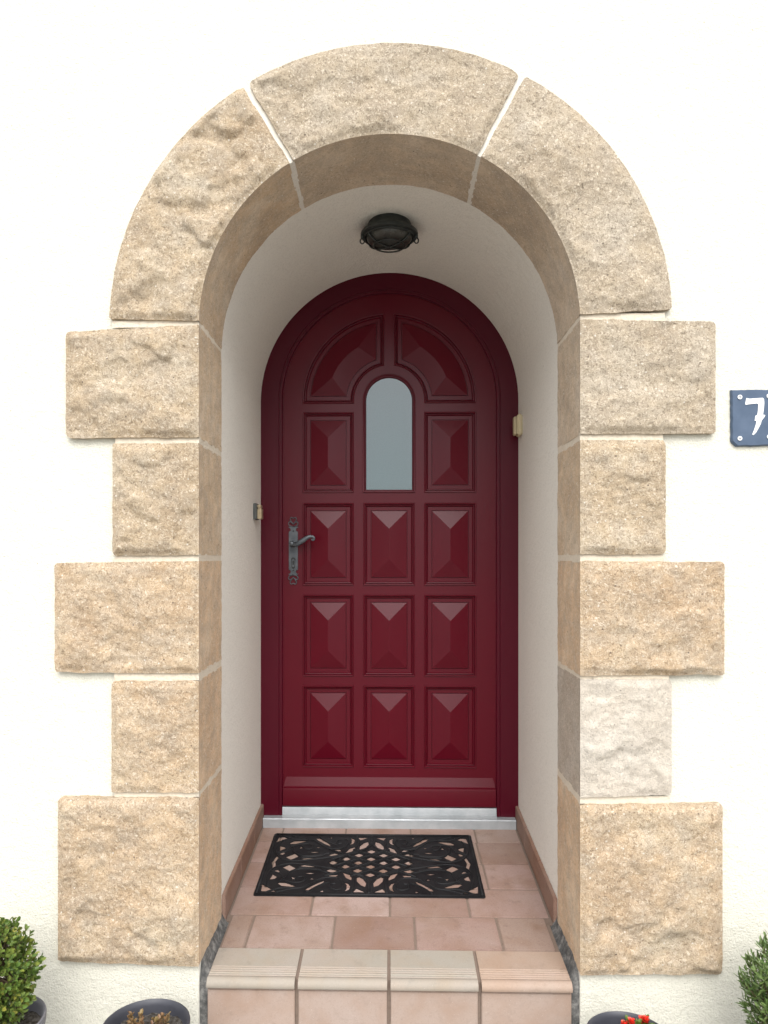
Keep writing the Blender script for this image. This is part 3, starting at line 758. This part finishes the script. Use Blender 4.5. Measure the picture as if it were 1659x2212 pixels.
# ------------------------------------------------------------------ house number
sg = P(1630, 902, -0.006)
sign = empty('house_number_sign', sg, 'blue slate house number plate with white numeral 7 on the right wall', 'house number')
def SGp(zx, zy, d=0.0):
    p = P((1600 + zx / 5.184) * 0.864, (900 + zy / 5.184) * 0.864, -0.012); return Vector((p.x, -0.006 - d, p.z))
bm = bmesh.new()
ol = []
cs = [(1190, 382), (1790, 378), (1795, 1105), (1262, 1118), (1215, 1075), (1195, 1050)]
for i in range(len(cs)):
    a, b_ = cs[i], cs[(i + 1) % len(cs)]; n = max(1, int(math.dist(a, b_) / 45))
    for k in range(n):
        j_ = 0 if k == 0 else 1
        ol.append((a[0] + (b_[0] - a[0]) * k / n + j_ * random.uniform(-4, 4), a[1] + (b_[1] - a[1]) * k / n + j_ * random.uniform(-4, 4)))
vv = [SGp(*p) for p in ol]; c0 = sum(vv, Vector()) / len(vv)
f0 = [bm.verts.new(Vector((p.x, 0.0, p.z))) for p in vv]; f1 = [bm.verts.new(Vector((p.x, -0.006, p.z))) for p in vv]
f2 = [bm.verts.new(Vector((c0.x + (p.x - c0.x) * .955, -0.0105, c0.z + (p.z - c0.z) * .965))) for p in vv]
n = len(vv)
for A, B in ((f0, f1), (f1, f2)):
    for i in range(n): bm.faces.new((A[i], A[(i + 1) % n], B[(i + 1) % n], B[i]))
bm.faces.new(f2); obj('slate_plate', bm, M['slate'], sign)
seven = [(1382, 492), (1420, 502), (1590, 490), (1608, 505), (1612, 560), (1605, 640), (1595, 708), (1626, 714), (1610, 745), (1580, 780), (1565, 830), (1540, 880), (1505, 940), (1475, 972), (1455, 965), (1470, 935), (1490, 880), (1505, 830), (1510, 790), (1487, 785), (1500, 720), (1522, 712), (1532, 650), (1535, 570), (1520, 563), (1440, 570), (1368, 580), (1366, 560)]
bm = bmesh.new(); plate(bm, seven, [], lambda u, v, d: SGp(u, v, d), 0.0060, 0.0040); obj('numeral', bm, M['white'], sign)
for (a, b_) in ((1296, 480), (1296, 1016), (1672, 466), (1676, 994)):
    bm = bmesh.new(); c = SGp(a, b_)
    ci = lambda r: [(r * math.cos(R(k * 20)), r * math.sin(R(k * 20))) for k in range(18)]
    plate(bm, ci(0.0058), [ci(0.0024)], lambda u, v, d: Vector((c.x + u, -d, c.z + v)), 0.0130, 0.0100)
    s_ = obj('screw_cap', bm, M['white'], sign)
    bm = bmesh.new(); plate(bm, ci(0.0023), [], lambda u, v, d: Vector((c.x + u, -d, c.z + v)), 0.0118, 0.0100)
    obj('screw_head', bm, M['pewter'], s_)

# ------------------------------------------------------------------ doormat
q4 = [PF((620 + zx / 2.676) * 0.864, (2060 + zy / 2.676) * 0.864) for zx, zy in ((47, 503), (1585, 500), (1462, 68), (192, 70))]
mc = sum(q4, Vector()) / 4
mw_, mdp = 0.372, 0.222
mcx, mcy = mc.x, mc.y
mat_o = empty('doormat', (mcx, mcy, floor_z(mcy)), 'black openwork rubber doormat with scroll pattern lying before the door', 'doormat')
def solve_h():                                 # sheet coordinates -> mat plane (u, v) through the four measured corners
    import numpy as np
    src = [(47, 503), (1585, 500), (1462, 68), (192, 70)]; dst = [(-1, -1), (1, -1), (1, 1), (-1, 1)]
    A = []
    for (x, y), (u, v) in zip(src, dst):
        A.append([x, y, 1, 0, 0, 0, -u * x, -u * y]); A.append([0, 0, 0, x, y, 1, -v * x, -v * y])
    h = np.linalg.solve(np.array(A, float), np.array([c for d in dst for c in d], float))
    return lambda x, y: ((h[0] * x + h[1] * y + h[2]) / (h[6] * x + h[7] * y + 1), (h[3] * x + h[4] * y + h[5]) / (h[6] * x + h[7] * y + 1))
Hm = solve_h()
def MT(u, v, d):
    x, y = mcx + u, mcy + v; return Vector((x, y, floor_z(y) + 0.001 + d))
quad = [[(115, 432), (187, 468), (112, 466)], [(215, 415), (230, 410), (262, 411), (325, 430), (300, 435), (240, 430)],
        [(408, 450), (422, 438), (470, 415), (503, 403), (498, 412), (460, 438), (430, 449)], [(487, 470), (508, 462), (511, 471)],
        [(655, 412), (675, 418), (685, 430), (680, 446), (655, 456), (667, 442), (668, 426)], [(718, 468), (735, 450), (782, 468)],
        [(740, 378), (752, 374), (770, 382), (787, 402), (782, 420), (760, 412), (742, 395)], [(648, 343), (697, 357), (690, 378), (665, 368)],
        [(370, 290), (400, 284), (440, 285), (466, 290), (440, 295), (400, 295)], [(390, 341), (425, 337), (459, 341), (425, 345)],
        [(420, 382), (438, 376), (452, 384)], [(255, 303), (288, 290), (320, 306), (293, 321)], [(193, 326), (212, 322), (222, 331), (207, 338)],
        [(165, 383), (180, 358), (202, 370), (190, 379)], [(304, 369), (326, 374), (313, 382)], [(553, 354), (606, 351), (588, 362), (560, 360)],
        ]
holes = []
for h in quad:
    uv = [Hm(*p) for p in h]
    for sx in (1, -1):
        for sy in (1, -1): holes.append([(mw_ * u * sx, mdp * v * sy) for u, v in uv])
v_side = [(-0.90, -0.17), (-0.93, 0.0), (-0.90, 0.17), (-0.885, 0.10), (-0.90, 0.0), (-0.885, -0.10)]
for sx in (1, -1): holes.append([(mw_ * u * sx, mdp * v) for u, v in v_side])
dv = 0.123; du = 0.118
for row, us in ((0, (-3, -1, 1, 3)), (1, (-2, 0, 2)), (-1, (-2, 0, 2)), (2, (-3, -1, 1, 3)), (-2, (-3, -1, 1, 3)), (3, (0,)), (-3, (0,))):
    for k in us:
        cu, cv = k * du, row * dv * 1.02; a, b_ = 0.036, 0.045
        if row in (2, -2) and abs(k) == 3: a = 0.044
        holes.append([(mw_ * (cu + a * x), mdp * (cv + b_ * y)) for x, y in ((-1, 0), (-.15, -.85), (.15, -.85), (1, 0), (.15, .85), (-.15, .85))])
rc = 0.008
ol = []
for (sx, sy, a0) in ((1, -1, -90), (1, 1, 0), (-1, 1, 90), (-1, -1, 180)):
    for k in range(5):
        a = R(a0 + 22.5 * k); ol.append((sx * (mw_ - rc) + rc * math.cos(a), sy * (mdp - rc) + rc * math.sin(a)))
bm = bmesh.new()
for h in holes:
    cu_ = sum(p[0] for p in h) / len(h); cv_ = sum(p[1] for p in h) / len(h)
    big_ = max(max(abs(p[0] - cu_), abs(p[1] - cv_)) for p in h); k_ = 1.38 if big_ < 0.03 else 1.16
    h[:] = [(cu_ + (u - cu_) * k_, cv_ + (v - cv_) * k_ * 1.12) for u, v in h]
plate(bm, ol, holes, MT, 0.0022, 0.0)
obj('mat_sheet', bm, M['rubber'], mat_o)
bm = bmesh.new()                               # raised cords of the pattern
cords = [[(150, 440), (140, 400), (150, 345), (200, 300), (260, 280), (350, 275), (520, 300), (640, 325), (720, 350), (800, 385), (822, 440), (822, 480)],
         [(200, 480), (290, 455), (380, 440), (450, 400), (520, 372), (600, 372), (640, 400), (640, 440), (600, 455), (560, 440), (565, 415), (595, 412)],
         [(230, 385), (300, 405), (360, 405), (395, 385), (380, 365), (340, 370), (320, 392)], [(225, 400), (260, 375), (290, 335), (360, 312), (450, 315), (540, 335)],
         [(700, 480), (715, 430), (715, 390), (690, 345)], [(130, 480), (220, 450), (330, 445)], [(400, 480), (480, 430), (560, 400)],
         [(170, 330), (230, 350), (250, 380)], [(345, 300), (420, 305), (500, 318)]]
for c in cords:
    uv = [Hm(*p) for p in c]
    for sx in (1, -1):
        for sy in (1, -1):
            tube(bm, smooth_path([MT(mw_ * u * sx, mdp * v * sy, 0.002) for u, v in uv], 4), 0.0033, 6)
for k in range(-3, 5):                          # lattice bars between the diamonds
    for sx in (1, -1):
        p = []
        for q_ in range(0, 9):
            v = -0.43 + 0.86 * q_ / 8; u = (v / dv + 2 * k) * du * sx
            if abs(u) < 0.42: p.append(MT(mw_ * u, mdp * v, 0.003))
        if len(p) > 2: tube(bm, p, 0.0034, 6)
b0 = 0.0085
for (x0, y0, x1, y1) in ((-mw_ + b0, -mdp + b0, mw_ - b0, -mdp + b0), (-mw_ + b0, mdp - b0, mw_ - b0, mdp - b0), (-mw_ + b0, -mdp + b0, -mw_ + b0, mdp - b0), (mw_ - b0, -mdp + b0, mw_ - b0, mdp - b0)):
    tube(bm, [MT(x0, y0, 0.003), MT((x0 + x1) / 2, (y0 + y1) / 2, 0.003), MT(x1, y1, 0.003)], 0.004, 6)
obj('raised_scrolls', bm, M['rubber'], mat_o, smooth=True)

# ------------------------------------------------------------------ pots and plants
def pot(name, x, y, ztop, r, label, material, group=None):
    o = empty(name, (x, y, GZ), label, 'flower pot', group); h = ztop - GZ
    bm = bmesh.new()
    pr = [(0.0, 0.002), (r * .70, 0.0), (r * .72, 0.004), (r * .90, h - .030), (r * .93, h - 0.028), (r * .985, h - .024), (r * 1.0, h - .004), (r * .99, h), (r * .965, h + .001), (r * .93, h - .003), (r * .90, h - .012), (r * .86, h - .045)]
    lathe(bm, pr, (x, y, GZ), 64); obj('pot_body', bm, material, o, smooth=True, ang=50)
    bm = bmesh.new(); nr = 10; rings = []
    for i in range(nr + 1):
        rr_ = r * .885 * i / nr; ring = []
        for k in range(40):
            a = 2 * math.pi * k / 40; p = Vector((x + rr_ * math.cos(a), y + rr_ * math.sin(a), 0))
            ring.append(bm.verts.new((p.x, p.y, ztop - 0.030 + 0.006 * noise.noise(p * 45) + 0.004 * noise.noise(p * 130))))
        rings.append(ring)
    for i in range(nr):
        for k in range(40): bm.faces.new((rings[i][k], rings[i][(k + 1) % 40], rings[i + 1][(k + 1) % 40], rings[i + 1][k]))
    obj('soil', bm, M['soil'], o, smooth=True); return o
def leaf(bm, p, d, up, L, Wd, cup=0.25):
    d = d.normalized(); s = d.cross(up)
    if s.length < 1e-3: s = d.cross(Vector((1, 0, 0)))
    s.normalize(); n = s.cross(d)
    v = [bm.verts.new(p), bm.verts.new(p + d * L * .35 + s * Wd * .5 + n * Wd * cup), bm.verts.new(p + d * L * .75 + s * Wd * .42 + n * Wd * cup * .9),
         bm.verts.new(p + d * L), bm.verts.new(p + d * L * .75 - s * Wd * .42 + n * Wd * cup * .9), bm.verts.new(p + d * L * .35 - s * Wd * .5 + n * Wd * cup), bm.verts.new(p + d * L * .55)]
    for a, b_ in ((0, 1), (1, 2), (2, 3), (3, 4), (4, 5), (5, 0)): bm.faces.new((v[a], v[b_], v[6]))
def rnd_dir():
    while True:
        v = Vector((random.uniform(-1, 1), random.uniform(-1, 1), random.uniform(-1, 1)))
        if 0.05 < v.length < 1: return v.normalized()
def shrub(name, c, rx, rz, material, label, L, Wd, nsh, upb, group):
    o = empty(name, (c.x, c.y, c.z - rz), label, 'shrub', group)
    fb = bmesh.new(); sb = bmesh.new(); base_ = Vector((c.x, c.y, c.z - rz - 0.03))
    tube(sb, [base_, base_ + Vector((0.004, 0, rz * .6)), c], [0.008, 0.007, 0.004], 8)
    for i in range(nsh):
        d = rnd_dir(); k = 0.60 + 0.42 * random.random() ** 0.6
        rr_ = 1 + 0.16 * noise.noise(d * 2.6 + c * 9)
        tip = c + Vector((d.x * rx, d.y * rx, d.z * rz)) * k * rr_
        if tip.y > -0.012: continue
        gd = (d + Vector((0, 0, upb)) + rnd_dir() * .25).normalized(); ln = random.uniform(.022, .038)
        st = tip - gd * ln
        if i % 3 == 0: tube(sb, [c + (st - c) * .35, st, tip], [.0016, .0012, .0008], 4)
        m_ = random.randint(5, 8)
        for q_ in range(m_):
            f = q_ / m_; a = q_ * 2.4 + random.random(); side = gd.orthogonal().normalized(); side.rotate(Matrix.Rotation(a, 3, gd))
            ld = (gd * (0.45 + 0.75 * f) + side * (1.0 - 0.55 * f)).normalized()
            leaf(fb, st + gd * ln * f, ld, gd, L * random.uniform(.7, 1.15), Wd * random.uniform(.8, 1.15))
    obj('stems', sb, M['stem'], o); obj('foliage', fb, material, o, recalc=False)
    return o
GP = 'potted plants along the wall'
c = P(-14, 2106, -0.22)
pot('flower_pot', c.x + 0.012, -0.22, c.z - 0.105, 0.105, 'grey pot under the rounded green box shrub at the left edge', M['potgrey'], GP)
shrub('box_shrub', c, 0.104, 0.128, M['box'], 'rounded small leaved box shrub with yellowing tips at the left edge', 0.015, 0.0095, 620, 0.5, 'clipped shrubs in pots')
c = P(1714, 2162, -0.22)
pot('flower_pot', c.x, -0.22, c.z - 0.13, 0.105, 'charcoal pot under the spiky green shrub at the right edge', M['potplastic'], GP)
shrub('narrow_leaf_shrub', c, 0.112, 0.150, M['box2'], 'spiky narrow leaved green shrub at the right edge below the house number', 0.021, 0.0055, 700, 1.1, 'clipped shrubs in pots')
# left pot with small dry plants
py_ = -0.21; xc = P(315, 2212, py_).x; zt_ = 0.006
pot('flower_pot', xc, py_, zt_, 0.103, 'charcoal pot of small browning plants left of the step', M['potplastic'], GP)
def tuft(name, x, y, z, n, material, L, Wd, h, label, group, spread=0.02, flowers=0):
    o = empty(name, (x, y, z), label, 'plant', group); fb = bmesh.new(); sb = bmesh.new(); pb = bmesh.new()
    for i in range(n):
        a = random.uniform(0, 6.28); tilt = random.uniform(0, .5); hh = h * random.uniform(.5, 1.05)
        b0_ = Vector((x + spread * random.uniform(-.6, .6), y + spread * random.uniform(-.6, .6), z))
        dd = Vector((math.cos(a) * tilt, math.sin(a) * tilt, 1)).normalized(); tp = b0_ + dd * hh
        tube(sb, [b0_ - Vector((0, 0, .005)), b0_ + dd * hh * .5 + Vector((0.002, 0, 0)), tp], [.0018, .0015, .0009], 5)
        for q_ in range(9):
            f = .25 + .75 * q_ / 9; aa = q_ * 2.4 + a; sd2 = Vector((math.cos(aa), math.sin(aa), 0))
            leaf(fb, b0_ + dd * hh * f, sd2 * (1.25 - f) + dd * (.2 + .6 * f), dd, L * random.uniform(.7, 1.1), Wd * random.uniform(.8, 1.2), .2)
        if i < flowers:
            for q_ in range(16):
                aa = q_ * 2.4; e = .3 + .7 * (q_ % 4) / 3
                leaf(pb, tp + Vector((0, 0, -.004 + .0006 * q_)), Vector((math.cos(aa) * e, math.sin(aa) * e, .9 - .5 * e)), dd, .013, .012, .3)
    obj('stems', sb, M['stem'], o); obj('foliage', fb, material, o, recalc=False)
    if flowers: obj('petals', pb, M['petal'], o, recalc=False)
    else: pb.free()
GT = 'small plants in the charcoal pot left of the step'
p1 = P(292, 2212, py_ + 0.02); p2 = P(345, 2212, py_ + 0.03)
tuft('small_plant', p1.x, py_ + .015, zt_ - .03, 6, M['dryleaf'], .014, .009, .050, 'browning little plant on the left side of the left charcoal pot', GT)
tuft('small_plant', p2.x, py_ + .02, zt_ - .03, 6, M['dryleaf'], .014, .009, .046, 'browning little plant on the right side of the left charcoal pot', GT)
xc = P(1360, 2212, py_).x
pot('flower_pot', xc, py_, -0.008, 0.100, 'charcoal pot with red flowers right of the step', M['potplastic'], GP)
p1 = P(1352, 2212, py_ + .02); p2 = P(1385, 2212, py_ + .03)
tuft('flowering_plant', p1.x, py_ + .02, -0.038, 5, M['greenleaf'], .020, .011, .070, 'left one of two red flowering plants in the right charcoal pot', 'red flowering plants', .016, 3)
tuft('flowering_plant', p2.x + .01, py_ + .03, -0.038, 5, M['greenleaf'], .020, .011, .066, 'right one of two red flowering plants in the right charcoal pot', 'red flowering plants', .018, 2)
